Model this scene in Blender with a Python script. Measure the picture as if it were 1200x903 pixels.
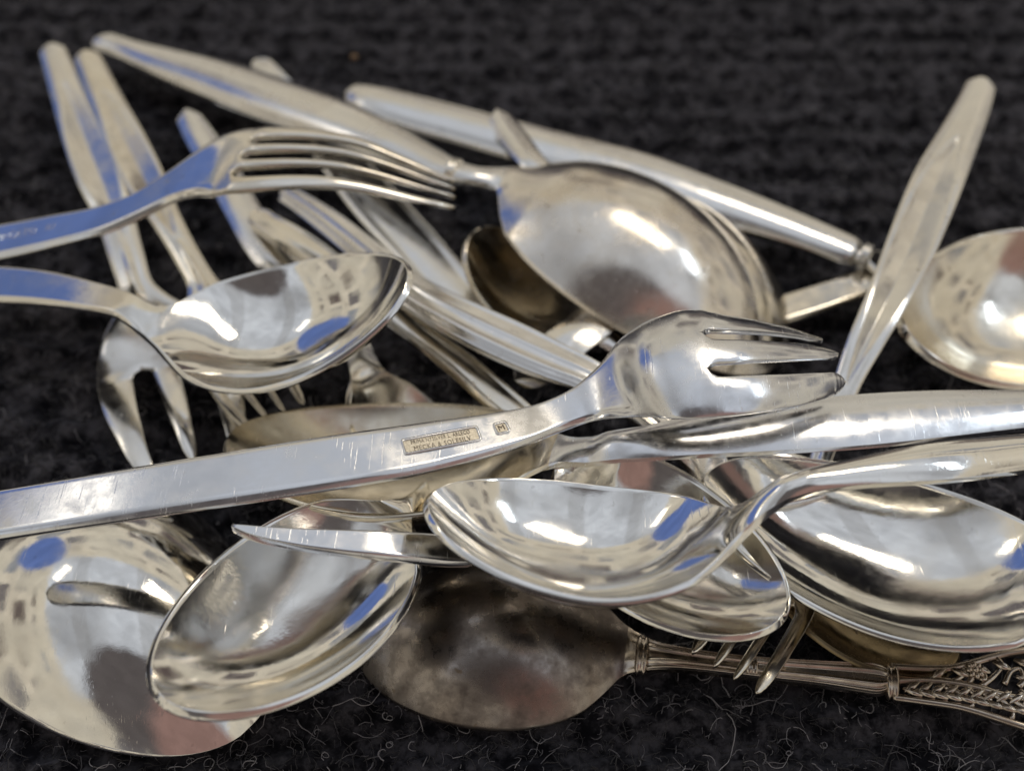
import bpy, bmesh, math, random
import numpy as np
from math import radians, pi, sin, cos
for o in list(bpy.data.objects): bpy.data.objects.remove(o, do_unlink=True)
scene = bpy.context.scene
COL = scene.collection
MM = 0.0013                      # one drawing unit in metres: the forks come out at their real 18 cm
rng = np.random.default_rng(7); random.seed(7)

# ------------------------------------------------------------------ camera
cam_d = bpy.data.cameras.new('camera'); cam = bpy.data.objects.new('camera', cam_d); COL.objects.link(cam)
cam_d.sensor_width = 36; cam_d.lens = 18 / math.tan(radians(25)); cam_d.clip_start = 0.005; cam_d.clip_end = 30
cam.location = (0, -120.6 * MM, 143.7 * MM); cam.rotation_euler = (radians(40), 0, 0)
cam_d.dof.use_dof = True; cam_d.dof.focus_distance = 147 * MM; cam_d.dof.aperture_fstop = 10
scene.camera = cam

# ------------------------------------------------------------------ surroundings: the plain room that the silver mirrors
world = bpy.data.worlds.new('World'); scene.world = world; world.use_nodes = True
wt = world.node_tree; wt.nodes.clear()
class NT:
    def __init__(s, t): s.t = t
    def n(s, k, **kw):
        x = s.t.nodes.new(k)
        for a, b in kw.items(): setattr(x, a, b)
        return x
    def put(s, sock, v):
        if hasattr(v, 'links') or isinstance(v, bpy.types.NodeSocket): s.t.links.new(v, sock)
        else: sock.default_value = v
    def m(s, op, a, b=0.0, c=None):
        x = s.n('ShaderNodeMath', operation=op); s.put(x.inputs[0], a); s.put(x.inputs[1], b)
        if c is not None: s.put(x.inputs[2], c)
        return x.outputs[0]
    def mr(s, v, a, b, c=0.0, d=1.0, smooth=True):
        x = s.n('ShaderNodeMapRange', interpolation_type='SMOOTHSTEP' if smooth else 'LINEAR')
        s.put(x.inputs[0], v)
        for i, q in enumerate((a, b, c, d)): s.put(x.inputs[i + 1], q)
        return x.outputs[0]
    def mix(s, f, a, b, mode='MIX'):
        x = s.n('ShaderNodeMix', data_type='RGBA', blend_type=mode)
        s.put(x.inputs[0], f)
        for i, q in ((6, a), (7, b)):
            s.put(x.inputs[i], (*q, 1) if isinstance(q, tuple) and len(q) == 3 else q)
        return x.outputs[2]
    def noise(s, vec, scale, detail=3, rough=.5, dist=0.0):
        x = s.n('ShaderNodeTexNoise'); s.t.links.new(vec, x.inputs['Vector'])
        x.inputs['Scale'].default_value = scale; x.inputs['Detail'].default_value = detail
        x.inputs['Roughness'].default_value = rough; x.inputs['Distortion'].default_value = dist
        return x.outputs['Fac']
    def mapping(s, vec, scale=(1, 1, 1), rot=(0, 0, 0), loc=(0, 0, 0)):
        x = s.n('ShaderNodeMapping'); s.t.links.new(vec, x.inputs[0])
        x.inputs['Scale'].default_value = scale; x.inputs['Rotation'].default_value = rot; x.inputs['Location'].default_value = loc
        return x.outputs[0]
    def ramp(s, f, stops):
        x = s.n('ShaderNodeValToRGB'); s.t.links.new(f, x.inputs[0])
        while len(x.color_ramp.elements) < len(stops): x.color_ramp.elements.new(.5)
        for e, (p, c) in zip(x.color_ramp.elements, stops): e.position = p; e.color = (*c, 1) if len(c) == 3 else c
        return x.outputs[0]
w = NT(wt)
tc = w.n('ShaderNodeTexCoord'); D_ = tc.outputs['Generated']
sx = w.n('ShaderNodeSeparateXYZ'); wt.links.new(D_, sx.inputs[0]); X, Y, Z = sx.outputs
hmax = w.m('MAXIMUM', w.m('ABSOLUTE', X), w.m('ABSOLUTE', Y))
elev = w.m('DIVIDE', Z, w.m('MAXIMUM', hmax, .001))
azi = w.m('ARCTAN2', X, Y)
def cap(dx, dy, dz, c0, c1, wob=0.0):
    l = math.sqrt(dx * dx + dy * dy + dz * dz)
    v = w.m('ADD', w.m('ADD', w.m('MULTIPLY', X, dx / l), w.m('MULTIPLY', Y, dy / l)), w.m('MULTIPLY', Z, dz / l))
    if wob: v = w.m('ADD', v, w.m('MULTIPLY', w.m('SUBTRACT', w.noise(D_, 3.0, 3), .5), wob))
    return w.mr(v, c0, c1)
cv = w.n('ShaderNodeCombineXYZ'); wt.links.new(azi, cv.inputs[0]); wt.links.new(elev, cv.inputs[1])
br = w.n('ShaderNodeTexBrick'); wt.links.new(w.mapping(cv.outputs[0], (1, 1, 1), (0, 0, 0), (.13, .05, 0)), br.inputs['Vector'])
for k, v in (('Scale', 1.0), ('Mortar Size', .05), ('Mortar Smooth', .05), ('Bias', 0.0), ('Brick Width', .34), ('Row Height', .25)): br.inputs[k].default_value = v
br.inputs['Color1'].default_value = (.07, .05, .045, 1); br.inputs['Color2'].default_value = (.20, .21, .23, 1); br.inputs['Mortar'].default_value = (.46, .415, .34, 1)
soft = w.noise(D_, 2.2, 4)
wall = w.mix(w.mr(elev, .78, .84), br.outputs['Color'], (.455, .41, .33))
wall = w.mix(w.mr(soft, .44, .60, .0, .9), wall, (.43, .395, .325))
ceil = w.mix(w.mr(w.noise(D_, 1.7, 3), .35, .65), (.46, .485, .53), (.27, .28, .30))
beam = w.m('MULTIPLY', w.m('GREATER_THAN', w.m('SINE', w.m('MULTIPLY', w.m('DIVIDE', X, w.m('MAXIMUM', Z, .05)), 9.0)), .72), .35)
ceil = w.mix(beam, ceil, (.16, .155, .15))
col = w.mix(w.mr(elev, .95, 1.03), wall, ceil)
col = w.mix(w.mr(elev, -.02, .02), (.055, .045, .038), col)
col = w.mix(cap(-.05, -.60, .80, .88, .93, .10), col, (.075, .066, .066))           # whoever stands over the table
col = w.mix(cap(.28, -.66, .55, .90, .97, .12), col, (.20, .125, .11))
col = w.mix(cap(-.68, .62, .42, .976, .984, .03), col, (.085, .13, .31))             # something blue at the left
mott = w.mr(w.noise(w.mapping(D_, (1, 1, 2.2)), 5.5, 6, .62, .8), .32, .68, .88, 1.10)
mc = w.n('ShaderNodeCombineXYZ'); [wt.links.new(mott, mc.inputs[i]) for i in range(3)]
col = w.mix(1.0, col, mc.outputs[0], 'MULTIPLY')
bg = w.n('ShaderNodeBackground'); wt.links.new(col, bg.inputs[0]); bg.inputs[1].default_value = 1.0
wo = w.n('ShaderNodeOutputWorld'); wt.links.new(bg.outputs[0], wo.inputs[0])

# ------------------------------------------------------------------ lamps
def area(name, loc, size, power, color):
    d = bpy.data.lights.new(name, 'AREA'); d.shape = 'RECTANGLE'; d.size, d.size_y = size; d.energy = power; d.color = color
    o = bpy.data.objects.new(name, d); COL.objects.link(o); o.location = loc
    v = -np.array(loc, float); import mathutils
    o.rotation_euler = mathutils.Vector(v).to_track_quat('-Z', 'Y').to_euler()
area('ceiling_lamp_warm', (.36, .50, .98), (.55, .19), 1.55, (1, .86, .66))
area('ceiling_lamp_cool', (.85, .25, .95), (.35, .06), .36, (.80, .90, 1))
area('ceiling_lamp_side', (-.75, .50, .85), (.24, .08), .10, (1, .88, .70))
scene.view_settings.view_transform = 'Standard'; scene.view_settings.look = 'None'
scene.view_settings.exposure = 0.38; scene.view_settings.gamma = 1
scene.render.engine = 'CYCLES'; scene.cycles.max_bounces = 9; scene.cycles.glossy_bounces = 7

# ------------------------------------------------------------------ materials
def new_mat(name):
    m = bpy.data.materials.new(name); m.use_nodes = True; m.node_tree.nodes.clear()
    k = NT(m.node_tree); b = k.n('ShaderNodeBsdfPrincipled'); o = k.n('ShaderNodeOutputMaterial')
    m.node_tree.links.new(b.outputs[0], o.inputs[0]); return m, k, b
def silver(name, base=(.86, .84, .80), warm=(.70, .60, .42), tarn=.25, rough=.16, scr=.35, dark=None, seed=0.0, dirt=.35, dth=.68):
    m, k, b = new_mat(name); L = k.t.links
    c = k.n('ShaderNodeTexCoord').outputs['Object']
    c = k.mapping(c, loc=(seed, seed * .7, 0))
    n1 = k.noise(c, 55, 4, .6, .6); n2 = k.noise(c, 260, 5, .65); n3 = k.noise(c, 1400, 2, .5)
    colr = k.mix(k.mr(n1, .42, .72, 0, tarn), base, warm)
    if dark: colr = k.mix(k.mr(k.m('ADD', k.m('MULTIPLY', n2, .55), k.m('MULTIPLY', n1, .45)), .30, .72), colr, dark)
    spots = k.mr(k.noise(c, 420, 3, .5), dth, dth + .07, 0, dirt)
    colr = k.mix(spots, colr, (.22, .17, .12))
    L.new(colr, b.inputs['Base Color']); b.inputs['Metallic'].default_value = 1
    # fine scratches in three directions
    tot = None
    for i, (ang, sc) in enumerate(((.3, 2600), (1.25, 3600), (2.4, 3000))):
        v = k.mapping(c, (1, .03, .3), (0, .2 * i, ang))
        s = k.mr(k.noise(v, sc, 2, .5, .2), .68, .78)
        tot = s if tot is None else k.m('MAXIMUM', tot, s)
    tot = k.m('MULTIPLY', tot, k.mr(k.noise(c, 120, 3), .36, .58))
    r = k.m('ADD', k.mr(n2, .35, .7, rough * .7, rough * 1.5), k.m('ADD', k.m('MULTIPLY', tot, .18 * scr), k.m('MULTIPLY', spots, .3)))
    r = k.m('ADD', r, k.mr(n1, .45, .7, 0, .09))
    L.new(r, b.inputs['Roughness'])
    h = k.m('ADD', k.m('MULTIPLY', tot, -.5 * scr), k.m('ADD', k.m('MULTIPLY', n2, .55), k.m('MULTIPLY', n3, .06)))
    bp = k.n('ShaderNodeBump'); bp.inputs['Strength'].default_value = .30; bp.inputs['Distance'].default_value = .00012
    L.new(h, bp.inputs['Height']); L.new(bp.outputs[0], b.inputs['Normal'])
    return m
SILV = [silver('silver_a', rough=.12, seed=1.1), silver('silver_b', (.84, .83, .81), rough=.15, seed=2.7, tarn=.2), silver('silver_c', (.86, .82, .74), rough=.13, seed=4.1, tarn=.4)]
S_BRIGHT = silver('silver_bright', (.88, .87, .84), rough=.065, seed=5.3, tarn=.15, scr=.3, dirt=.15)
S_BOWL = silver('silver_bowl', (.87, .85, .80), rough=.08, seed=6.9, tarn=.3, scr=.3, dirt=.2)
S_FORK = silver('silver_worn', (.80, .81, .83), rough=.17, seed=8.2, tarn=.12, scr=1.0, dirt=.1)
S_SPOT = silver('silver_spotted', (.84, .80, .74), (.62, .52, .38), .55, .17, .5, seed=9.9, dirt=.5, dth=.66)
S_GOLD = silver('silver_yellowed', (.80, .74, .62), (.62, .52, .34), .45, .16, .3, seed=11.3)
S_SHADED = silver('silver_shaded', (.22, .17, .10), (.15, .11, .07), .6, .2, .3, seed=13.1)  # silver coloured brown for the shade beneath the large right spoon bowl
S_DARK = silver('silver_tarnished', (.42, .38, .35), (.36, .29, .24), .8, .29, .5, (.13, .11, .10), seed=12.7, dirt=.6)
S_ORN = silver('silver_ornate', (.78, .71, .62), (.55, .45, .34), .8, .2, .3, (.38, .31, .25), seed=14.1, dirt=.6)
m, k, b = new_mat('engraved_recess'); c = k.n('ShaderNodeTexCoord').outputs['Object']
k.t.links.new(k.mix(k.mr(k.noise(c, 2500, 3), .4, .6), (.62, .56, .45), (.78, .72, .60)), b.inputs['Base Color']); b.inputs['Metallic'].default_value = .9; b.inputs['Roughness'].default_value = .42
S_REC = m
m, k, b = new_mat('engraved_dark'); b.inputs['Base Color'].default_value = (.16, .13, .10, 1); b.inputs['Metallic'].default_value = .6; b.inputs['Roughness'].default_value = .5  # dark brown fill of the stamped letters
S_MARK = m
m, k, b = new_mat('black_cloth'); c = k.n('ShaderNodeTexCoord').outputs['Object']
k.t.links.new(k.mix(k.mr(k.noise(c, 190, 5, .7), .40, .66), (.003, .003, .005), (.075, .073, .084)), b.inputs['Base Color'])
b.inputs['Roughness'].default_value = .95; b.inputs['Specular IOR Level'].default_value = .12
b.inputs['Sheen Weight'].default_value = .16; b.inputs['Sheen Roughness'].default_value = .5; b.inputs['Sheen Tint'].default_value = (.7, .72, .9, 1)
M_CLOTH = m
def fib(name, colr, sheen=.3):
    m, k, b = new_mat(name); b.inputs['Base Color'].default_value = (*colr, 1); b.inputs['Roughness'].default_value = .7
    b.inputs['Specular IOR Level'].default_value = .25; b.inputs['Sheen Weight'].default_value = sheen; return m
M_PILE = fib('cloth_pile', (.022, .021, .026), .25)
M_LINT = fib('lint_fibre', (.42, .41, .44), .6)
M_TUFT = fib('cloth_tuft', (.17, .165, .19), .4)
M_CRUMB = fib('crumb', (.30, .20, .12), 0)
BOWLS = {
 'D': {'c': [8.03, -46.45, 26.0], 'ang': [171.9, 4.4, 22.9], 'L': 38.43, 'W': 24.79, 'D': 5.96, 'ne': 0.13, 'down': 0},
 'B': {'c': [-18.52, -24.88, 14.0], 'ang': [170.6, -7.4, 20.6], 'L': 48.66, 'W': 30.45, 'D': 7.54, 'ne': 0.05, 'down': 0},
 'E': {'c': [50.15, -40.74, 14.5], 'ang': [155.8, -2.8, 9.4], 'L': 50.13, 'W': 30.2, 'D': 7.27, 'ne': 0.07, 'down': 0},
 'F': {'c': [20.7, -42.18, 17.0], 'ang': [-41.4, -1.2, -2.7], 'L': 35.75, 'W': 23.42, 'D': 5.54, 'ne': 0.08, 'down': 0},
 'G': {'c': [50.07, -41.91, 3.0], 'ang': [-49.8, -1.7, -1.7], 'L': 31.42, 'W': 20.61, 'D': 4.87, 'ne': 0.06, 'down': 0},
 'H': {'c': [-3.5, -47.75, 0.0], 'ang': [176.1, -4.9, -3.7], 'L': 37.83, 'W': 25.21, 'D': 6.43, 'ne': 0.06, 'down': 1},
 'I': {'c': [-28.22, -52.18, 19.0], 'ang': [-131.6, 5.6, 1.0], 'L': 38.78, 'W': 24.84, 'D': 6.01, 'ne': 0.03, 'down': 0},
 'J': {'c': [-58.25, -42.64, 1.0], 'ang': [-37.7, 1.1, -4.7], 'L': 56.83, 'W': 37.36, 'D': 9.66, 'ne': 0.05, 'down': 1},
 'K': {'c': [-33.95, -3.43, 20.0], 'ang': [-1.3, 20.7, -2.4], 'L': 41.47, 'W': 27.85, 'D': 6.43, 'ne': 0.13, 'down': 0},
 'Q': {'c': [23.63, 20.67, 10.0], 'ang': [-33.9, -15.8, -5.5], 'L': 57.92, 'W': 37.24, 'D': 9.27, 'ne': 0.06, 'down': 1},
 'AA': {'c': [3.44, 15.19, 9.0], 'ang': [131.5, 5.5, 3.0], 'L': 30.15, 'W': 19.66, 'D': 4.67, 'ne': 0.07, 'down': 0},
 'DD': {'c': [86.25, 9.66, 9.0], 'ang': [-161.8, 2.4, -10.8], 'L': 47.27, 'W': 31.5, 'D': 7.33, 'ne': 0.07, 'down': 0},
 'V': {'c': [29.76, 23.11, 6.0], 'ang': [-50.6, -4.6, -3.1], 'L': 48.46, 'W': 31.74, 'D': 7.51, 'ne': 0.05, 'down': 1},
 'Sb': {'c': [-14.68, -14.76, 2.0], 'ang': [-46.2, -8.2, -21.9], 'L': 30.41, 'W': 19.38, 'D': 4.71, 'ne': 0.1, 'down': 0},
}
SPINES = {
 'A': [[-74.75, -42.29, 22.0, 4.13], [-66.31, -42.02, 24.0, 3.98], [-48.66, -40.4, 26.5, 4.06], [-22.2, -36.34, 28.0, 4.23], [-11.31, -33.38, 27.0, 4.03], [0.0, -29.6, 26.0, 3.17], [5.29, -26.75, 25.0, 2.73], [9.45, -25.04, 25.5, 3.01], [12.03, -24.18, 26.5, 3.96], [14.31, -23.75, 28.0, 5.37], [16.92, -23.18, 29.5, 7.14], [19.93, -22.93, 31.0, 8.71], [23.28, -23.04, 32.0, 9.49], [28.83, -22.88, 32.0, 9.12], [35.21, -21.13, 30.0, 8.56], [40.76, -19.11, 27.5, 7.45], [45.22, -17.41, 25.0, 6.02]],
 'B': [[8.63, -28.82, 19.5, 2.7], [14.1, -29.87, 22.5, 2.56], [18.69, -30.03, 23.5, 2.73], [29.54, -27.88, 23.0, 3.8], [48.06, -25.15, 22.0, 4.48], [60.87, -23.13, 21.0, 4.18], [73.92, -21.39, 20.0, 3.4], [87.28, -19.63, 19.0, 2.81]],
 'D': [[31.17, -45.13, 32.5, 1.75], [35.19, -44.16, 34.0, 1.65], [41.7, -42.64, 34.0, 1.96], [53.03, -40.24, 33.0, 2.84], [65.22, -37.31, 31.0, 2.74], [80.2, -34.32, 29.0, 2.14]],
 'E': [[87.75, -52.02, 17.0, 1.57], [98.11, -52.19, 18.0, 1.8]],
 'F': [[6.4, -25.29, 17.0, 1.14], [4.75, -22.66, 16.0, 1.01]],
 'G': [[39.28, -26.21, 3.0, 1.18], [37.76, -23.04, 3.0, 1.05]],
 'H': [[18.19, -50.56, 1.5, 2.61], [20.89, -51.0, 1.6, 1.96], [26.18, -51.77, 1.6, 1.56], [33.19, -52.66, 1.6, 1.55], [42.45, -53.64, 1.8, 1.8], [48.09, -54.46, 2.2, 2.18], [51.93, -55.14, 2.6, 2.3]],
 'I': [[-13.95, -30.05, 10.5, 1.03], [-12.97, -27.16, 8.5, 1.05]],
 'J': [[-53.0, -23.04, 3.0, 1.63], [-52.77, -19.68, 4.0, 1.37]],
 'K': [[-61.03, 1.07, 18.0, 2.57], [-68.97, 4.53, 17.0, 3.11], [-77.25, 7.78, 15.5, 3.79], [-85.5, 10.09, 14.0, 4.19], [-95.64, 12.51, 12.0, 4.32]],
 'Q': [[-5.88, 36.36, 15.5, 2.25], [-10.6, 38.18, 15.0, 2.78], [-15.86, 42.38, 14.0, 3.79], [-24.4, 49.27, 13.0, 5.01], [-33.44, 56.58, 11.5, 6.01], [-48.82, 67.87, 9.0, 6.55], [-61.28, 77.28, 7.0, 6.26], [-74.14, 85.74, 5.5, 5.09], [-85.34, 93.12, 4.5, 3.54], [-93.95, 98.28, 4.0, 3.34]],
 'AA': [[17.16, 2.79, 7.0, 1.71], [23.95, -3.94, 5.0, 1.67], [27.63, -9.36, 5.0, 1.62]],
 'DD': [[118.18, 18.16, 12.0, 2.34], [134.41, 21.39, 12.0, 2.56]],
 'V': [[8.56, 36.26, 14.0, 2.22], [4.39, 39.89, 15.0, 2.47], [0.81, 48.23, 14.0, 2.76], [-1.66, 55.38, 13.0, 2.42], [-3.02, 59.06, 12.5, 2.28]],
 'Sb': [[-26.09, 3.68, 4.5, 2.29], [-32.68, 12.69, 6.0, 3.03], [-43.4, 24.54, 7.0, 3.43], [-50.37, 36.58, 7.0, 3.25], [-56.06, 47.89, 6.5, 3.2], [-62.86, 60.03, 6.0, 2.98], [-67.42, 68.94, 5.5, 2.51]],
 'M': [[-101.01, 90.92, 7.0, 2.7], [-92.78, 73.64, 7.0, 3.43], [-85.59, 58.54, 6.5, 4.12], [-79.92, 47.22, 6.0, 4.31], [-74.45, 35.98, 5.0, 3.39], [-70.26, 26.06, 4.5, 3.07], [-67.35, 19.3, 4.0, 3.08], [-65.73, 16.16, 3.5, 4.38], [-63.48, 11.44, 3.0, 8.05], [-59.97, 3.89, 2.5, 10.88], [-56.36, -4.11, 3.0, 11.71], [-53.84, -9.93, 3.5, 11.18], [-51.8, -14.79, 3.5, 10.46], [-50.14, -18.46, 3.0, 9.37]],
 'O': [[-92.19, 86.78, 8.0, 2.71], [-83.57, 69.86, 8.0, 3.28], [-76.16, 55.88, 7.5, 3.83], [-70.18, 44.73, 7.0, 3.72], [-64.03, 33.72, 7.0, 2.67], [-58.57, 24.4, 6.5, 2.37], [-54.73, 17.94, 6.0, 2.69], [-52.89, 14.35, 6.0, 4.11], [-50.37, 9.49, 5.5, 6.1], [-47.21, 4.01, 5.0, 7.02], [-43.61, -2.46, 5.0, 6.9], [-40.56, -7.27, 5.5, 6.43], [-37.34, -11.91, 6.0, 5.65]],
 'L': [[-96.93, 20.96, 12.0, 4.79], [-88.77, 20.75, 13.8, 4.67], [-79.24, 20.94, 16.0, 4.34], [-69.77, 21.17, 18.5, 3.75], [-63.07, 22.81, 20.5, 3.22], [-57.93, 24.87, 22.5, 3.86], [-53.36, 26.01, 24.5, 5.82], [-49.51, 26.4, 26.0, 7.92], [-46.43, 26.27, 27.0, 8.55], [-41.85, 25.46, 28.0, 8.24], [-35.34, 25.05, 28.5, 7.65], [-28.3, 24.79, 28.0, 7.01], [-21.28, 23.77, 26.5, 5.88], [-14.31, 23.29, 24.0, 4.9], [-9.82, 23.47, 22.0, 4.18]],
 'T': [[-43.35, 41.47, 7.0, 2.23], [-39.99, 37.84, 8.0, 2.34], [-33.28, 29.87, 10.0, 2.75], [-25.24, 19.66, 12.0, 2.94], [-15.54, 7.69, 14.0, 3.39], [-7.55, 0.93, 15.0, 3.86], [0.0, -3.89, 15.0, 4.08], [6.64, -8.01, 15.0, 3.69], [12.46, -11.5, 15.0, 3.07], [20.54, -18.22, 14.0, 2.31], [25.31, -23.07, 13.0, 2.45], [27.36, -23.38, 11.5, 3.69], [29.93, -24.38, 10.5, 5.12], [34.2, -25.78, 10.5, 6.65], [40.39, -26.71, 10.5, 5.46], [46.01, -27.01, 10.5, 3.87]],
 'W': [[-47.13, 33.34, 9.0, 2.33], [-44.57, 29.87, 10.0, 2.39], [-38.6, 24.24, 11.0, 2.69], [-29.45, 16.03, 11.0, 2.39], [-17.03, 4.09, 10.0, 2.21], [-8.27, -4.19, 10.0, 2.37], [-2.01, -11.13, 10.0, 2.52], [5.22, -18.72, 10.0, 2.09]],
 'R': [[-55.44, 87.77, 5.0, 2.53], [-51.55, 81.21, 6.0, 2.64], [-42.38, 67.59, 5.0, 3.5], [-26.34, 42.51, 4.0, 5.1], [-17.39, 29.33, 4.0, 4.92], [-10.7, 18.87, 4.0, 4.6], [-4.45, 10.09, 4.0, 4.25], [0.73, 4.51, 4.0, 3.42]],
 'Y': [[93.01, 65.11, 16.0, 2.58], [89.9, 58.63, 16.0, 3.02], [85.01, 49.5, 16.0, 3.58], [76.01, 33.37, 16.0, 4.42], [67.65, 17.2, 15.5, 4.12], [61.52, 5.92, 15.0, 3.38], [56.73, -2.08, 13.0, 2.78], [53.44, -7.86, 10.5, 2.15], [50.23, -14.79, 7.5, 1.8], [46.65, -22.83, 5.0, 1.64], [43.77, -30.28, 4.5, 2.09], [42.16, -34.44, 4.0, 3.63], [39.99, -38.48, 4.0, 5.48], [37.2, -42.94, 4.0, 6.09], [33.88, -47.91, 5.0, 6.18], [30.9, -52.15, 6.0, 6.15], [28.4, -55.5, 6.0, 6.06]],
 'BB': [[-34.8, 76.28, 6.0, 3.29], [-32.68, 74.76, 6.0, 3.7], [-29.41, 72.07, 6.0, 4.93], [-21.14, 67.96, 6.0, 5.6], [-10.43, 63.38, 6.0, 5.7], [8.49, 55.11, 6.0, 5.97], [24.97, 48.51, 6.0, 5.8], [40.51, 39.69, 6.0, 5.2], [52.33, 32.72, 6.0, 4.36], [60.81, 27.41, 6.0, 3.7], [64.13, 25.38, 6.0, 3.11]],
 'BBb': [[64.13, 25.38, 6.0, 1.63], [66.51, 24.34, 5.5, 2.98], [72.08, 21.11, 5.0, 3.43], [77.95, 18.87, 4.0, 3.46]],
 'CC': [[71.51, 24.86, 3.5, 2.29], [68.36, 23.31, 3.5, 2.89], [55.03, 17.72, 3.0, 3.15], [42.07, 12.46, 3.0, 3.09], [34.09, 8.39, 3.0, 2.72]],
 'FF': [[29.13, 23.43, 7.0, 3.56], [15.84, 7.7, 9.5, 3.69], [10.13, 1.78, 10.0, 3.76], [5.57, -2.21, 9.0, 3.73], [0.83, -5.62, 7.0, 3.58]],
 'Z': [[-35.2, -45.38, 26.0, 0.18], [-33.85, -45.76, 26.0, 0.54], [-31.07, -46.39, 26.0, 0.98], [-26.82, -46.7, 25.5, 1.42], [-21.5, -46.89, 25.0, 1.8], [-15.14, -46.77, 24.0, 2.1], [-8.84, -45.56, 21.0, 2.34], [-4.5, -44.43, 18.5, 2.07]],
 'Hf': [[51.93, -55.14, 2.6, 2.29], [56.82, -55.92, 3.2, 2.52], [59.98, -56.44, 3.8, 2.85], [68.75, -57.12, 4.5, 5.67], [76.33, -57.83, 5.0, 6.76], [81.9, -58.19, 5.0, 5.53]],
}

# ------------------------------------------------------------------ helpers
def v3(a): return np.asarray(a, float)
def unit(a): return a / (np.linalg.norm(a, axis=-1, keepdims=True) + 1e-12)
def tag(o, label=None, cat=None, group=None, kind=None):
    for a, b in (('label', label), ('category', cat), ('group', group), ('kind', kind)):
        if b: o[a] = b
    return o
def link_mesh(name, verts, faces, mat, parent=None, normals=None, smooth=True):
    me = bpy.data.meshes.new(name); me.from_pydata([tuple(q) for q in verts], [], faces); me.materials.append(mat)
    me.polygons.foreach_set('use_smooth', [smooth] * len(me.polygons))
    if normals is not None: me.normals_split_custom_set_from_vertices([tuple(q) for q in normals])
    me.update(); o = bpy.data.objects.new(name, me); COL.objects.link(o)
    if parent: o.parent = parent
    return o
def thing(name, base, label, cat, group=None):
    o = bpy.data.objects.new(name, None); o.empty_display_size = .01; COL.objects.link(o); o.location = tuple(v3(base) * MM)
    return tag(o, label, cat, group)
def mat_rot(ang):
    y, p, r = [radians(a) for a in ang]
    cy, sy, cp, sp, cr, sr = cos(y), sin(y), cos(p), sin(p), cos(r), sin(r)
    return np.array([[cy, -sy, 0], [sy, cy, 0], [0, 0, 1]]) @ np.array([[cp, 0, -sp], [0, 1, 0], [sp, 0, cp]]) @ np.array([[1, 0, 0], [0, cr, -sr], [0, sr, cr]])
def spline(pts, step=.9):
    """Catmull-Rom through rows of (x, y, z, half width ...); returns samples and the source parameter"""
    A = v3(pts); A = np.vstack([2 * A[0] - A[1], A, 2 * A[-1] - A[-2]]); A[0, 3:] = A[1, 3:]; A[-1, 3:] = A[-2, 3:]
    out = []; par = []
    for i in range(1, len(A) - 2):
        p0, p1, p2, p3 = A[i - 1:i + 3]
        d0, d1, d2 = [max(np.linalg.norm(b[:3] - a[:3]), 1e-3) ** .5 for a, b in ((p0, p1), (p1, p2), (p2, p3))]
        m1 = ((p1 - p0) / d0 - (p2 - p0) / (d0 + d1) + (p2 - p1) / d1) * d1
        m2 = ((p2 - p1) / d1 - (p3 - p1) / (d1 + d2) + (p3 - p2) / d2) * d1
        n = max(2, int(np.linalg.norm(p2[:3] - p1[:3]) / step))
        for t in np.arange(n) / n:
            out.append((2 * t**3 - 3 * t**2 + 1) * p1 + (t**3 - 2 * t**2 + t) * m1 + (-2 * t**3 + 3 * t**2) * p2 + (t**3 - t**2) * m2); par.append(i - 1 + t)
    out.append(A[-2]); par.append(len(pts) - 1)
    return np.array(out), np.array(par)
def arclen(P): return np.concatenate([[0], np.cumsum(np.linalg.norm(np.diff(P, axis=0), axis=1))])
def frames(P, up=(0, 0, 1), roll=0.0):
    T = unit(np.gradient(P, axis=0)); U = unit(np.cross(v3(up), T)); N = unit(np.cross(T, U))
    if np.any(roll):
        r = np.radians(roll); r = np.broadcast_to(r, (len(P),))[:, None]
        U, N = U * np.cos(r) + N * np.sin(r), N * np.cos(r) - U * np.sin(r)
    return T, U, N
def round_end(s, w, L, rad=1.0, both=False):
    """makes the far end (and the near one) a half round"""
    e = s[-1] - s; r = max(w[-1] * 1.15 * rad, .4); f = np.where(e < r, np.sqrt(np.clip(1 - (1 - e / r) ** 2, .0025, 1)), 1)
    if both:
        r = max(w[0] * 1.15 * rad, .4); f = f * np.where(s < r, np.sqrt(np.clip(1 - (1 - s / r) ** 2, .0025, 1)), 1)
    return w * f
def end_rows(P, w, r):
    """adds finer rows near the last end so that its rounding is smooth"""
    s = arclen(P[:, :3]); e = s[-1]; new = e - r * (1 - np.sin(np.linspace(0, pi / 2, 9)))
    keep = s < e - r * 1.05; s2 = np.concatenate([s[keep], new])
    return np.stack([np.interp(s2, s, P[:, j]) for j in range(P.shape[1])], 1)
VB = np.sin(np.linspace(-pi / 2, pi / 2, 35)); VB[0], VB[-1] = -1, 1
VE = np.array([-1, -.985, -.955, -.9, -.82, -.7, -.56, -.42, -.28, -.14, 0, .14, .28, .42, .56, .7, .82, .9, .955, .985, 1])

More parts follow.
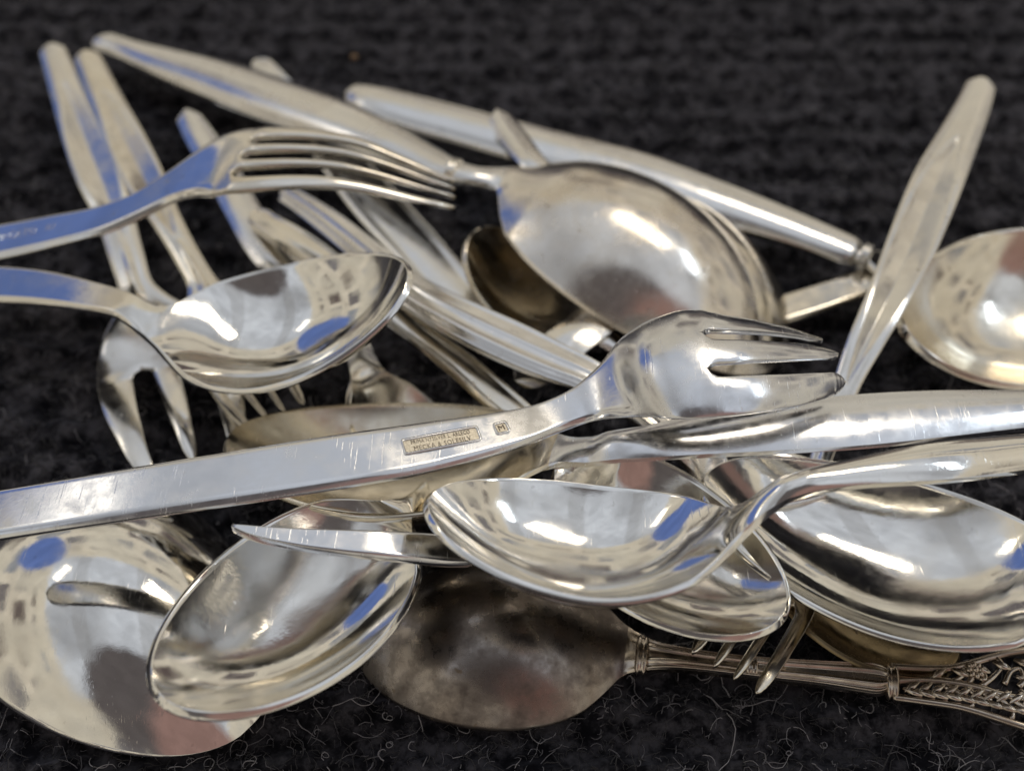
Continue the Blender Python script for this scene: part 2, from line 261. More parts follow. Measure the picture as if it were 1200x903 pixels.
def lamina(M, thick, cols, tops=None):
    """M: rows x cols x 3 mid surface; thick: rows x cols; returns top and bottom grids"""
    du = np.gradient(M, axis=0); dv = np.gradient(M, axis=1)
    n = unit(np.cross(du, dv)); return n
def build_parts(groups, M, n, th, off, mats, parent, base, wall_cols=None, owner=None, skip=None):
    """top / bottom skins of a grid with walls round its border, split in parts by owner[row][col]"""
    R, C = M.shape[:2]; top = M + n * (th / 2 + off)[..., None]; bot = M - n * (th / 2)[..., None]
    V = np.concatenate([top.reshape(-1, 3), bot.reshape(-1, 3)]); K = R * C
    # welded ids for collapsed columns
    key = {}; ids = np.empty(2 * K, int); q = np.round(V, 3)
    for i, a in enumerate(map(tuple, q.tolist())):
        a = (a, i >= K); ids[i] = key.setdefault(a, i)
    faces = []; own = []; edges = {}
    def idx(i, j, b): return int(ids[b * K + i * C + j])
    for i in range(R - 1):
        for j in range(C - 1):
            if skip is not None and skip(i, j): continue
            a, b_, c, d = (i, j), (i + 1, j), (i + 1, j + 1), (i, j + 1)
            f = [idx(*a, 0), idx(*b_, 0), idx(*c, 0), idx(*d, 0)]; g = [idx(*a, 1), idx(*d, 1), idx(*c, 1), idx(*b_, 1)]
            o_ = owner(i, j)
            for ff in (f, g):
                ff = [x for k_, x in enumerate(ff) if x != ff[k_ - 1]]
                if len(set(ff)) >= 3: faces.append(ff); own.append(o_)
            for p, r in ((a, b_), (b_, c), (c, d), (d, a)):
                P_, Q_ = idx(*p, 0), idx(*r, 0)
                if P_ != Q_:
                    if (Q_, P_) in edges: del edges[(Q_, P_)]
                    else: edges[(P_, Q_)] = (idx(*p, 1), idx(*r, 1), o_)
    for (P_, Q_), (pb, qb, o_) in edges.items():
        faces.append([Q_, P_, pb, qb] if pb != qb else [Q_, P_, pb]); own.append(o_)
    # vertex normals from the whole
    VN = np.zeros_like(V)
    for f in faces:
        a = V[f]; fn = np.cross(a[2 % len(f)] - a[0], a[-1] - a[1]) if len(f) == 4 else np.cross(a[1] - a[0], a[2] - a[0])
        VN[f] += fn / (np.linalg.norm(fn) ** .5 + 1e-9)
    VN = unit(VN); out = {}
    for key_ in dict.fromkeys(own):
        fs = [f for f, o_ in zip(faces, own) if o_ == key_]; used = sorted({x for f in fs for x in f}); mp = {x: i for i, x in enumerate(used)}
        nm = key_ if isinstance(key_, str) else key_[0]
        ob = link_mesh(nm, (V[used] - v3(base)) * MM, [[mp[x] for x in f] for f in fs], mats.get(nm, mats['*']), parent, VN[used])
        out.setdefault(nm, []).append(ob)
    return out

def profile(style, v, wmm, s, S, ridge=None):
    """thickness (mm) and one-sided relief of a handle section; s runs 0 at the bowl to S at the end"""
    a = np.abs(v)[None, :]; one = np.ones((len(wmm), 1)); W = wmm[:, None]
    if style == 'hollow':
        th = 1.0 * W * np.sqrt(np.clip(1 - a ** 2.3, 0, 1)) + .25; off = 0 * th
    elif style == 'flat':
        th = one * (1.7 - 1.15 * np.clip((a - .80) / .20, 0, 1) ** 1.3); off = 0 * th
    elif style == 'crown':
        th = one * (.9 + 1.5 * (1 - a ** 2)); off = 0 * th
    elif style == 'ribbed':
        th = one * (1.0 + .9 * (1 - a ** 2)); off = .45 * np.exp(-((a - .45) / .12) ** 2) + .5 * np.exp(-((a - .88) / .08) ** 2) + 0 * th
    elif style == 'edged':
        th = one * (1.1 + .8 * (1 - a ** 2)); off = .38 * np.exp(-((a - .84) / .11) ** 2) + 0 * th
    elif style == 'lined':
        th = one * (1.1 + .9 * (1 - a ** 2)); off = .6 * np.exp(-((v[None, :] + .62) / .2) ** 2) + .35 * np.exp(-((v[None, :] - .12) / .07) ** 2) + .25 * np.exp(-((v[None, :] - .9) / .08) ** 2) + 0 * th
    elif style == 'leaf':                          # a pointed hollow facet in the broad part
        th = one * (1.2 + .9 * (1 - a ** 4)); x = (s[:, None] / S)
        lo, hi = .22, .80; u = np.clip((x - lo) / (hi - lo), 0, 1); hw = .86 * np.sin(pi * np.clip(u, 0, 1)) ** .6
        d = np.clip(1 - a / (hw + 1e-3), 0, 1); off = -1.7 * d ** .9 * np.sin(pi * u) ** .5 * (hw > .01)
        off = off * np.clip(W / 3, 0, 1) + .5 * np.exp(-(v[None, :] / .25) ** 2) * np.clip((.2 - x) / .12, 0, 1)
    return th, off

def spoon(name, B, H, label, group=None, style='crown', mats=None, tb=1.0, up_relief=True, roll=0, ferrule=None, p=2.5, parts=True):
    M3 = mat_rot(B['ang']); 
    if B['down']: M3 = M3 @ np.diag([1, -1, -1])
    L, Wd, D, ne = B['L'], B['W'], B['D'], B['ne']; c = v3(B['c'])
    th1 = np.linspace(.03, pi / 2, 26); xs = np.concatenate([np.cos(th1), -np.arange(1, 27) / 26])
    H = v3(H); w1 = H[0, 3] * 1.15
    rimz = lambda x: L * np.where(x < 0, ne, .04) * x ** 2
    o = Wd / 2 * np.sqrt(np.clip(1 - xs ** 2, 0, 1)) * (1 - .10 * xs)
    nn = w1 * np.clip((-xs - .35) / .65, 0, 1) ** 1.2
    wb = (o ** 2.6 + nn ** 2.6) ** (1 / 2.6)
    # handle
    neck = np.array([-L / 2, 0, rimz(-1.0)]) @ M3.T + c; pre = np.array([-L / 2 * .8, 0, rimz(-.8)]) @ M3.T + c
    Hs, _ = spline(np.vstack([[*pre, w1], [*neck, w1], H])); k0 = int(np.argmin(np.linalg.norm(Hs[:, :3] - neck, axis=1))); Hs = Hs[k0 + 1:]
    Hs = end_rows(Hs, None, H[-1, 3] * 1.2); sh = arclen(Hs[:, :3]); wh = round_end(sh, np.maximum(Hs[:, 3], .2), 0)
    T, U, N = frames(Hs[:, :3], roll=roll)
    Tb = -M3[:, 0]; Ub = M3[:, 1]
    if U[0] @ Ub < 0: U = -U
    bl = np.clip(1 - sh / 9, 0, 1)[:, None] ** 1.0; bl = bl * bl * (3 - 2 * bl); U = unit(U * (1 - bl) + Ub * bl); U = unit(U - (U * T).sum(1, keepdims=True) * T)
    v = VB
    r = np.sqrt(np.clip(xs[:, None] ** 2 + v[None, :] ** 2 * (1 - xs[:, None] ** 2), 0, 1))
    Lz = rimz(xs)[:, None] - D * (1 - r ** p)
    Mb = c + (np.stack([np.broadcast_to(xs[:, None] * L / 2, Lz.shape), wb[:, None] * v, Lz], -1)) @ M3.T
    Mh = Hs[:, None, :3] + U[:, None] * (wh[:, None] * v)[..., None]
    M = np.concatenate([Mb, Mh]); nb = len(xs)
    for _ in range(14):
        a, b_ = nb - 7, nb + 6
        M[a:b_] = M[a:b_] * .5 + (M[a - 1:b_ - 1] + M[a + 1:b_ + 1]) * .25
    thb = np.full((nb, len(v)), tb) * (1 - .25 * (np.abs(v) > .995)); thb += (.9 * np.clip((-xs - .6) / .4, 0, 1))[:, None] * (1 - v ** 2)
    thh, offh = profile(style, v, wh, sh, sh[-1]); k_ = np.clip(sh / 8, 0, 1)[:, None]
    thh = thh * k_ + (1 - k_) * (tb + .9 * (1 - v ** 2)); offh = offh * k_
    th = np.concatenate([thb, thh]); off = np.concatenate([np.zeros_like(thb), offh])
    n = lamina(M, th, v)
    if (n[nb:].reshape(-1, 3).mean(0))[2] < 0:      # the relief must sit on the side that shows
        M = M[:, ::-1]; th = th[:, ::-1]; off = off[:, ::-1]; n = lamina(M, th, v)
    base = np.array([M[..., 0].mean(), M[..., 1].mean(), M[..., 2].min() - 1])
    root = thing(name, base, label, 'spoon', group)
    build_parts(None, M, n, th, off, mats or {'*': SILV[0]}, root, base, owner=lambda i, j: 'bowl' if i < nb else 'handle')
    return root, base, Hs

def fork(name, H, label, K, i_head, i_slot, slot=.16, group=None, style='crown', mats=None, arch=.0, down=False, tip=.45, roll=0, wind=None, head_t=1.5, skew=0.0, slot_first=None):
    """H runs from the handle's end to the tips of the tines"""
    H = v3(H); Hs, par = spline(H, .8); P = Hs[:, :3]; s = arclen(P)
    i0 = np.interp(i_head, par, s); s1 = np.interp(i_slot, par, s); S = s[-1]
    # finer rows at the slot roots, the tips and the handle end
    extra = np.concatenate([s1 + np.linspace(0, 1.6, 8), S - np.linspace(0, 3.0, 10), np.linspace(0, H[0, 3] * 1.2, 8)])
    s2 = np.unique(np.round(np.concatenate([s, extra]), 3)); Hs = np.stack([np.interp(s2, s, Hs[:, j]) for j in range(Hs.shape[1])], 1); P = Hs[:, :3]; s = s2
    for _ in range(2): P[1:-1] = P[1:-1] * .5 + (P[2:] + P[:-2]) * .25
    wh = np.maximum(Hs[:, 3], .2); r = H[0, 3] * 1.15; wh = wh * np.where(s < r, np.sqrt(np.clip(1 - (1 - s / r) ** 2, .003, 1)), 1)
    T, U, N = frames(P, roll=roll); flip = N[:, 2].mean() < 0
    if flip: N = -N; U = -U
    g = slot * np.where(s > s1, np.sqrt(np.clip(1 - (1 - np.clip((s - s1) / 1.3, 0, 1)) ** 2, 0, 1)), 0)
    tp = np.clip((S - s) / 3.2, 0, 1); tpf = np.where(s > s1, tip + (1 - tip) * np.clip((S - s) / (S - s1), 0, 1) ** .7, 1) * np.where(s > s1, np.maximum(np.sqrt(np.clip(1 - (1 - tp) ** 2, 0, 1)) , .12), 1)
    m = 13 if K <= 3 else 9; loc = np.sin(np.linspace(-pi / 2, pi / 2, m)); colsv = []; tine = []; lv = []
    for j in range(K):
        lo, hi = -1 + 2 * j / K, -1 + 2 * (j + 1) / K; cen = (lo + hi) / 2; half = (hi - lo) / 2
        inL = 0 if j == 0 else 1; inR = 0 if j == K - 1 else 1
        a = lo + inL * g / 2; b_ = hi - inR * g / 2; c_ = (a + b_) / 2; h_ = (b_ - a) / 2 * tpf
        for q in range(m): colsv.append(c_ + h_ * loc[q]); tine.append(j); lv.append(loc[q])
    v = np.stack(colsv, 1); tine = np.array(tine); lv = np.array(lv)
    up = N[:, None]; hd = np.clip((s - i0) / 6, 0, 1)[:, None]; hd = hd * hd * (3 - 2 * hd)
    M = P[:, None] + U[:, None] * (wh[:, None] * v)[..., None] + up * (arch * hd * (1 - v ** 2) * np.clip(wh / 6, 0, 1)[:, None])[..., None]
    if skew: M = M + (T[:, None] * (skew * v * wh[:, None] * np.clip((s - s1) / (S - s1), 0, 1)[:, None])[..., None])
    # thickness
    thh, offh = np.empty(v.shape), np.empty(v.shape)
    for i in range(len(s)):
        a_, b_ = profile(style, v[i], wh[i:i + 1], np.array([max(i0 - s[i], 0)]), i0); thh[i], offh[i] = a_[0], b_[0]
    k_ = np.clip((s - i0 + 2) / 7, 0, 1)[:, None]; k_ = k_ * k_ * (3 - 2 * k_)
    inS = (s > s1)[:, None]; tl = np.where(inS, head_t * (1 - .45 * np.clip((s - s1) / (S - s1), 0, 1)[:, None]) * (.45 + .55 * np.sqrt(1 - .92 * lv[None] ** 2)), head_t * (.45 + .55 * np.sqrt(np.clip(1 - v ** 4, 0, 1))))
    ks = np.clip((s - s1 + 1.5) / 2.5, 0, 1)[:, None]; flat = head_t * (.45 + .55 * np.sqrt(np.clip(1 - v ** 4, 0, 1))); tl = flat * (1 - ks) + np.where(inS, tl, flat) * ks
    th = thh * (1 - k_) + tl * k_; off = offh * (1 - k_)
    du = np.gradient(M, axis=0); n = np.empty_like(M)
    # cross direction inside each tine
    for j in range(K):
        sl = tine == j; n[:, sl] = np.cross(du[:, sl], np.gradient(M[:, sl], axis=1) + 1e-9)
    n = unit(n)
    # before the slots use one smooth normal across the joints
    for j in range(1, K):
        a_, b_ = j * m - 1, j * m; pre = s <= s1 + .01; av = unit(n[:, a_] + n[:, b_]); n[pre, a_] = av[pre]; n[pre, b_] = av[pre]
        M[pre, b_] = M[pre, a_]; th[pre, b_] = th[pre, a_]; off[pre, b_] = off[pre, a_]
    if n[..., 2].mean() < 0:
        M, n, th, off = M[:, ::-1], -n[:, ::-1], th[:, ::-1], off[:, ::-1]; tine = tine[::-1]
    R, C = M.shape[:2]; base = np.array([M[..., 0].mean(), M[..., 1].mean(), M[..., 2].min() - 1])
    root = thing(name, base, label, 'fork', group)
    def owner(i, j):
        if s[i] >= s1 + 1.3: return ('tine', int(tine[j]))
        return 'fork_head' if s[i] >= i0 else 'handle'
    def skip(i, j): return tine[j] != tine[j + 1]
    build_parts(None, M, n, th, off, mats or {'*': SILV[0]}, root, base, owner=owner, skip=skip)
    return root, base, (P, T, U, N, wh, s)

def bar(name, H, label, cat, group=None, style='flat', mat=None, part='handle', root=None, base=None, both=False, roll=0):
    H = v3(H); Hs, _ = spline(H, .8); Hs = end_rows(Hs, None, H[-1, 3] * 1.2)
    if both: Hs = end_rows(Hs[::-1], None, H[0, 3] * 1.2)[::-1]
    P = Hs[:, :3]; s = arclen(P); w_ = round_end(s, np.maximum(Hs[:, 3], .15), 0, both=both); T, U, N = frames(P, roll=roll); v = VE
    M = P[:, None] + U[:, None] * (w_[:, None] * v)[..., None]; th, off = profile(style, v, w_, s, s[-1]); n = lamina(M, th, v)
    if n[..., 2].mean() < 0: M = M[:, ::-1]; n = lamina(M, th, v); th = th[:, ::-1]; off = off[:, ::-1]
    if root is None:
        base = np.array([M[..., 0].mean(), M[..., 1].mean(), M[..., 2].min() - 1]); root = thing(name, base, label, cat, group)
    build_parts(None, M, n, th, off, {'*': mat or SILV[1]}, root, base, owner=lambda i, j: part)
    return root, base, Hs

def tube(bmv, bmf, P, rad, n=8, cap_=True):
    P = v3(P); rad = np.broadcast_to(rad, (len(P),)); T = unit(np.gradient(P, axis=0)); ref = np.array([0, 0, 1.]) if abs(T[:, 2]).mean() < .8 else np.array([1., 0, 0])
    U = unit(np.cross(ref, T)); N = np.cross(T, U); b0 = len(bmv); a = np.linspace(0, 2 * pi, n, endpoint=False)
    for i in range(len(P)):
        for q in a: bmv.append(P[i] + rad[i] * (U[i] * cos(q) + N[i] * sin(q)))
    for i in range(len(P) - 1):
        for j in range(n):
            A, B_ = b0 + i * n + j, b0 + i * n + (j + 1) % n; bmf.append([A, B_, B_ + n, A + n])
    if cap_:
        bmf.append([b0 + j for j in range(n)][::-1]); bmf.append([b0 + (len(P) - 1) * n + j for j in range(n)])
def ring(parent, base, c, t, ra, rb, w_, mat, name='ferrule'):
    """a moulded collar round a handle: centre c, axis t"""
    t = unit(v3(t)); u = unit(np.cross([0, 0, 1], t)); n_ = np.cross(t, u); V = []; F = []; prof = [(-w_, .8), (-w_ * .8, 1.0), (-w_ * .5, 1.16), (-w_ * .2, 1.02), (0, 1.0), (w_ * .2, 1.02), (w_ * .5, 1.16), (w_ * .8, 1.0), (w_, .8)]
    N_ = 28
    for x, k_ in prof:
        for q in range(N_):
            a = 2 * pi * q / N_; V.append(v3(c) + t * x + k_ * (u * ra * cos(a) + n_ * rb * sin(a)) - v3(base))
    for i in range(len(prof) - 1):
        for q in range(N_): A, B_ = i * N_ + q, i * N_ + (q + 1) % N_; F.append([A, B_, B_ + N_, A + N_])
    F.append(list(range(N_))[::-1]); F.append([(len(prof) - 1) * N_ + q for q in range(N_)])
    return link_mesh(name, np.array(V) * MM, F, mat, parent)

# ------------------------------------------------------------------ cloth
def noise2(nx, ny, cell):
    gx, gy = int(nx / cell) + 3, int(ny / cell) + 3; G = rng.random((gx, gy)); x = np.arange(nx) / cell; y = np.arange(ny) / cell
    xi, yi = x.astype(int), y.astype(int); fx, fy = x - xi, y - yi; fx = fx * fx * (3 - 2 * fx); fy = fy * fy * (3 - 2 * fy)
    a = G[np.ix_(xi, yi)]; b_ = G[np.ix_(xi + 1, yi)]; c_ = G[np.ix_(xi, yi + 1)]; d = G[np.ix_(xi + 1, yi + 1)]
    return (a * (1 - fx[:, None]) + b_ * fx[:, None]) * (1 - fy) + (c_ * (1 - fx[:, None]) + d * fx[:, None]) * fy
CX = np.arange(-175, 175.1, .62); CY = np.arange(-95, 165.1, .62); nx, ny = len(CX), len(CY)
h = 1.7 * (noise2(nx, ny, 3.6) - .5) + 1.1 * (noise2(nx, ny, 1.6) - .5) + 1.0 * (noise2(nx, ny, 9) - .5)
wav = 2.2 * (noise2(nx, ny, 30) - .5)
h += 1.1 * np.sin((CY[None, :] + wav) * 2 * pi / 8.5) * (.5 + noise2(nx, ny, 7))
h = h - h.max() - .1; h = np.maximum(h, -3.6); CH = h
xs_ = np.concatenate([[-900, -450, -250], CX, [250, 450, 900]]); ys_ = np.concatenate([[-700, -350, -180], CY, [250, 450, 900]])
HH = np.full((len(xs_), len(ys_)), -1.6); HH[3:-3, 3:-3] = h
gx, gy = np.meshgrid(xs_, ys_, indexing='ij'); V = np.stack([gx, gy, HH], -1).reshape(-1, 3) * MM
nxx, nyy = len(xs_), len(ys_); I = (np.arange(nxx - 1)[:, None] * nyy + np.arange(nyy - 1)[None]).ravel()
me = bpy.data.meshes.new('cloth'); Fq = np.stack([I, I + nyy, I + nyy + 1, I + 1], 1)
me.vertices.add(len(V)); me.vertices.foreach_set('co', V.ravel()); me.loops.add(Fq.size); me.loops.foreach_set('vertex_index', Fq.ravel())
me.polygons.add(len(Fq)); me.polygons.foreach_set('loop_start', np.arange(len(Fq)) * 4); me.update(calc_edges=True); me.polygons.foreach_set('use_smooth', [True] * len(Fq))
me.materials.append(M_CLOTH); o = bpy.data.objects.new('cloth', me); COL.objects.link(o); tag(o, 'black ribbed pile cloth under the pile of silver cutlery', kind='structure')
def cloth_z(x, y):
    i = np.clip(((x - CX[0]) / .62).astype(int), 0, nx - 1); j = np.clip(((y - CY[0]) / .62).astype(int), 0, ny - 1); return CH[i, j]
def fibres(name, n, length, rad, curl, mat, area_, seg=6, lift=.6, label=None, weight=None, dens=None):
    x = rng.uniform(area_[0], area_[1], n)
    t_ = rng.random(n) ** (weight or 1.0); y = area_[2] + (area_[3] - area_[2]) * t_
    L_ = length * rng.lognormal(0, .45, n); ds = (L_ / seg)[:, None]
    az = rng.uniform(0, 2 * pi, n); turn = rng.normal(0, curl, n); el = rng.uniform(.1, 1.2, n) * lift
    P = np.empty((n, seg + 1, 3)); P[:, 0, 0] = x; P[:, 0, 1] = y; P[:, 0, 2] = cloth_z(x, y) - .15
    for k_ in range(seg):
        d = np.stack([np.cos(az) * np.cos(el), np.sin(az) * np.cos(el), np.sin(el)], -1); P[:, k_ + 1] = P[:, k_] + d * ds
        az = az + turn + rng.normal(0, curl * .6, n); el = el - rng.uniform(.1, .55, n) * lift * 1.6
        lowz = cloth_z(P[:, k_ + 1, 0], P[:, k_ + 1, 1]) + .15; el = np.where(P[:, k_ + 1, 2] < lowz, np.abs(el) * .5, el); P[:, k_ + 1, 2] = np.maximum(P[:, k_ + 1, 2], lowz)
    T = unit(np.gradient(P, axis=1)); U = unit(np.cross(T, np.array([0, 0, 1.]) + 1e-3)); N = np.cross(T, U)
    rr = rad * rng.uniform(.5, 1.3, n)[:, None, None] * np.linspace(1, .45, seg + 1)[None, :, None]
    A = [P + rr * (U * cos(a) + N * sin(a)) for a in (0.5, 2.6, 4.7)]; V = np.stack(A, 2).reshape(-1, 3) * MM
    b0 = (np.arange(n)[:, None] * (seg + 1) + np.arange(seg)[None]).ravel() * 3
    F = np.concatenate([np.stack([b0 + a, b0 + (a + 1) % 3, b0 + (a + 1) % 3 + 3, b0 + a + 3], 1) for a in range(3)])
    me = bpy.data.meshes.new(name); me.vertices.add(len(V)); me.vertices.foreach_set('co', V.ravel()); me.loops.add(F.size); me.loops.foreach_set('vertex_index', F.ravel().astype(np.int32))
    me.polygons.add(len(F)); me.polygons.foreach_set('loop_start', (np.arange(len(F)) * 4).astype(np.int32)); me.update(calc_edges=True); me.polygons.foreach_set('use_smooth', [True] * len(F)); me.materials.append(mat)
    o = bpy.data.objects.new(name, me); COL.objects.link(o); tag(o, label, name.replace('_', ' '), kind='stuff'); return o
fibres('cloth_pile', 42000, 2.4, .085, .55, M_PILE, (-150, 150, -90, 160), 4, .9, 'short dark pile of the black cloth')
fibres('lint_fibre', 1000, 4.4, .085, .36, M_LINT, (-75, 85, -82, 60), 12, .55, 'pale curly lint fibres caught on the front of the cloth', weight=1.5)

fibres('cloth_tuft', 9000, 2.3, .09, .5, M_TUFT, (-140, 140, -85, 155), 4, .9, 'small grey tufts standing out of the black cloth')

# ------------------------------------------------------------------ the cutlery
SB, SP = BOWLS, SPINES; SK = .25
G1 = 'teaspoons lying bowl up in the pile'
def m2(bowl, handle): return {'*': handle, 'bowl': bowl, 'handle': handle}
# lowest layer first
r_, b_, Hs = spoon('ornate_spoon', SB['H'], SP['H'], 'tarnished brown spoon lying bowl down with pierced floral handle', style='ribbed', mats=m2(S_DARK, S_ORN), p=2.2)
ORN = (r_, b_)
spoon('serving_spoon', SB['J'], SP['J'], 'large round polished spoon bowl turned down at the bottom left corner', group='spoons turned bowl down in the pile', style='crown', mats=m2(S_BRIGHT, S_BOWL), p=2.1)
fork('pastry_fork', SP['M'], 'far left fork with leaf shaped hollow in its handle, three broad tines under a spoon', 3, 7, 9.2, .30, style='leaf', group='forks in the pile', mats={'*': SILV[0]})
fork('dinner_fork', SP['O'], 'second fork from the left, handle beside the far left one, tines below a spoon bowl', 4, 7, 9, .30, style='leaf', group='forks in the pile', mats={'*': SILV[2]}, tip=.6)
spoon('tea_spoon', SB['Sb'], SP['Sb'], 'slim spoon passing under the engraved fork head, neck flaring behind the stamped fork', group='upturned spoons in the pile', style='crown', mats=m2(SILV[2], SILV[1]))
bar('butter_knife', SP['R'], 'broad flat silver handle slanting down from under the hollow handle at upper left', 'knife', group='knives in the pile', style='edged', mat=SILV[1], both=True)
bar('table_knife', SP['CC'], 'plain dull silver knife blade crossing black cloth behind the big spotted spoon', 'knife', group='knives in the pile', style='flat', mat=SILV[2], part='blade', both=True)
spoon('tea_spoon', SB['G'], SP['G'], 'dark shadowed spoon tip peeking out beneath the large right spoon bowl', group='upturned spoons in the pile', style='crown', mats=m2(S_SHADED, SILV[1]))
spoon('tea_spoon', SB['AA'], SP['AA'], 'small dark golden spoon bowl half hidden below the big spotted spoon', group='upturned spoons in the pile', style='crown', mats=m2(S_GOLD, SILV[1]))
r_, b_, Hs = bar('dinner_knife', SP['BB'], 'long hollow handled knife with curved butt lying across the back of the pile', 'knife', group='knives in the pile', style='hollow', mat=SILV[1], both=True)
c_ = v3(SP['BB'][-1][:3]); t_ = c_ - v3(SP['BB'][-2][:3]); ring(r_, b_, c_, t_, 2.6, 2.2, .9, SILV[1])
bar(None, SP['BBb'], None, None, style='flat', mat=SILV[0], part='blade', root=r_, base=b_)
spoon('sugar_spoon', SB['V'], SP['V'], 'spoon bowl down beneath the big spotted spoon, its stubby handle end crossing the long knife', group='spoons turned bowl down in the pile', style='crown', mats=m2(SILV[2], SILV[1]))
spoon('tea_spoon', SB['DD'], SP['DD'], 'upturned spoon bowl cut off by the right edge behind the leaning fork handle', group='upturned spoons in the pile', style='crown', mats=m2(SILV[2], SILV[1]), tb=1.5)
bar('fish_knife', SP['FF'], 'short polished silver handle crossing the dark golden spoon bowl', 'knife', group='knives in the pile', style='crown', mat=SILV[0], both=True)
bar('table_knife', SP['W'], 'thin silver handle with round end running below the thicker ridged handle in the middle', 'knife', group='knives in the pile', style='edged', mat=SILV[2], both=True)
fork('dinner_fork', SP['T'], 'fork with ridged handle slanting through the middle, its head under two crossing spoon handles', 3, 10, 12.4, .3, style='lined', group='forks in the pile', mats={'*': SILV[1]})
fork('pastry_fork', SP['Y'], 'fork with handle at upper right, four thin tines poking out over the tarnished spoon', 4, 10, 13, .22, style='leaf', group='forks in the pile', mats={'*': SILV[2], 'handle': SILV[0]}, tip=.62)
r_, b_, Hs = spoon('serving_spoon', SB['Q'], SP['Q'], 'big spotted spoon lying bowl down with hollow handle reaching the upper left', group='spoons turned bowl down in the pile', style='hollow', mats=m2(S_SPOT, SILV[1]), p=2.2)
c_ = v3(SP['Q'][1][:3]); t_ = c_ - v3(SP['Q'][0][:3]); ring(r_, b_, c_, t_, 2.6, 2.1, 1.1, SILV[2])
spoon('table_spoon', SB['E'], SP['E'], 'large upturned spoon bowl at the right edge with a blue reflection', group='upturned spoons in the pile', style='crown', mats=m2(S_BRIGHT, S_BOWL), tb=.9)
spoon('table_spoon', SB['F'], SP['F'], 'upturned spoon bowl between the front centre spoon and the large right one', group='upturned spoons in the pile', style='crown', mats=m2(S_BOWL, S_BOWL), tb=1.0)
spoon('table_spoon', SB['I'], SP['I'], 'upturned oval spoon bowl at lower left lying on the large turned down one', group='upturned spoons in the pile', style='crown', mats=m2(S_BRIGHT, S_BOWL), tb=1.2)
bar('fruit_knife', SP['Z'], 'narrow pointed knife blade lying over the lower left spoon bowl', 'knife', group='knives in the pile', style='flat', mat=S_FORK, part='blade')
spoon('table_spoon', SB['B'], SP['B'], 'spoon with bowl behind the stamped fork handle, its handle running under that fork head', group='upturned spoons in the pile', style='crown', mats=m2(S_GOLD, S_FORK), tb=.9)
spoon('table_spoon', SB['K'], SP['K'], 'upturned spoon at left centre with blue tinted handle running off the left edge', group='upturned spoons in the pile', style='flat', mats=m2(S_BRIGHT, S_BOWL), tb=1.0)
FL = fork('dinner_fork', SP['L'], 'long fork lying tines down at upper left with engraved handle running off the left edge', 4, 7, 8.4, .29, style='flat', group='forks in the pile', mats={'*': SILV[2], 'handle': S_BOWL}, arch=.6, tip=.5)
spoon('table_spoon', SB['D'], SP['D'], 'shiny upturned spoon at front centre on top of the pile, handle running off right', group='upturned spoons in the pile', style='crown', mats=m2(S_BRIGHT, S_BRIGHT), tb=1.0)
FA = fork('pastry_fork', SP['A'], 'topmost fork lying tines down with hallmark stamp on its flat handle', 3, 9, 12.5, .23, style='flat', group='forks in the pile', mats={'*': S_FORK}, arch=2.2, tip=.75, skew=SK, head_t=1.4)

# ---- hallmark on the topmost fork, engraving on the upper left one
def path_frame(F, x):
    P, T, U, N, wh, s = F[2]; f = lambda A: np.array([np.interp(x, s, A[:, j]) for j in range(3)])
    return f(P), unit(f(T)), unit(f(N))
def at_x(F, X):
    P, s = F[2][0], F[2][5]; return float(np.interp(X, P[:, 0], s))
def stamp(F, sx0, length, height, mat, name, off, r=.35, zoff=.02, thick=.05):
    """a rounded plate lying in the handle face, following it"""
    pts = []
    for cx, cy, a0 in ((length / 2 - r, height / 2 - r, 0), (-length / 2 + r, height / 2 - r, 90), (-length / 2 + r, -height / 2 + r, 180), (length / 2 - r, -height / 2 + r, 270)):
        for q in range(5): a = radians(a0 + q * 22.5); pts.append((cx + r * cos(a), cy + r * sin(a)))
    return pts
def place(F, s0, u, v, z):
    P, T, N = path_frame(F, s0 + u); y = np.cross(N, T); return P + y * v + N * z
def cartouche(F, s0, length, height, th_, parent, base):
    fr = stamp(F, s0, length, height, None, None, 0); V = []; Fc = []; n_ = len(fr)
    inner = [(x * (1 - .28 / (length / 2)), y * (1 - .28 / (height / 2))) for x, y in fr]
    for ring_, z in ((fr, th_), (fr, th_ + .17), (inner, th_ + .17), (inner, th_ + .012)):
        for x, y in ring_: V.append(place(F, s0, x, y, z) - base)
    for k_ in range(3):
        for j in range(n_): a, b_ = k_ * n_ + j, k_ * n_ + (j + 1) % n_; Fc.append([a, b_, b_ + n_, a + n_])
    link_mesh('hallmark_frame', np.array(V) * MM, Fc, S_FORK, parent)
    V2 = [place(F, s0, x, y, th_ + .02) - base for x, y in inner]; link_mesh('hallmark_field', np.array(V2) * MM, [list(range(n_))], S_REC, parent, smooth=False)
def text_on(F, s0, txt, size, vy, z, mat, parent, base, name='lettering', squash=1.0):
    cu = bpy.data.curves.new('lettering', 'FONT'); cu.body = txt; cu.size = size; cu.align_x = 'CENTER'; cu.align_y = 'CENTER'; cu.extrude = .035; cu.resolution_u = 2; cu.space_character = 1.12
    o = bpy.data.objects.new('lettering', cu); COL.objects.link(o); bpy.context.view_layer.update()
    me = bpy.data.meshes.new_from_object(o.evaluated_get(bpy.context.evaluated_depsgraph_get())); bpy.data.objects.remove(o)
    V = [place(F, s0, q.co.x * squash, q.co.y + vy, z + q.co.z) - base for q in me.vertices]; Fc = [list(p.vertices) for p in me.polygons]
    return link_mesh(name, np.array(V) * MM, Fc, mat, parent, smooth=False)
rootA, baseA = FA[0], FA[1]; s_h = at_x(FA, -9.4); s_k = at_x(FA, -1.5)
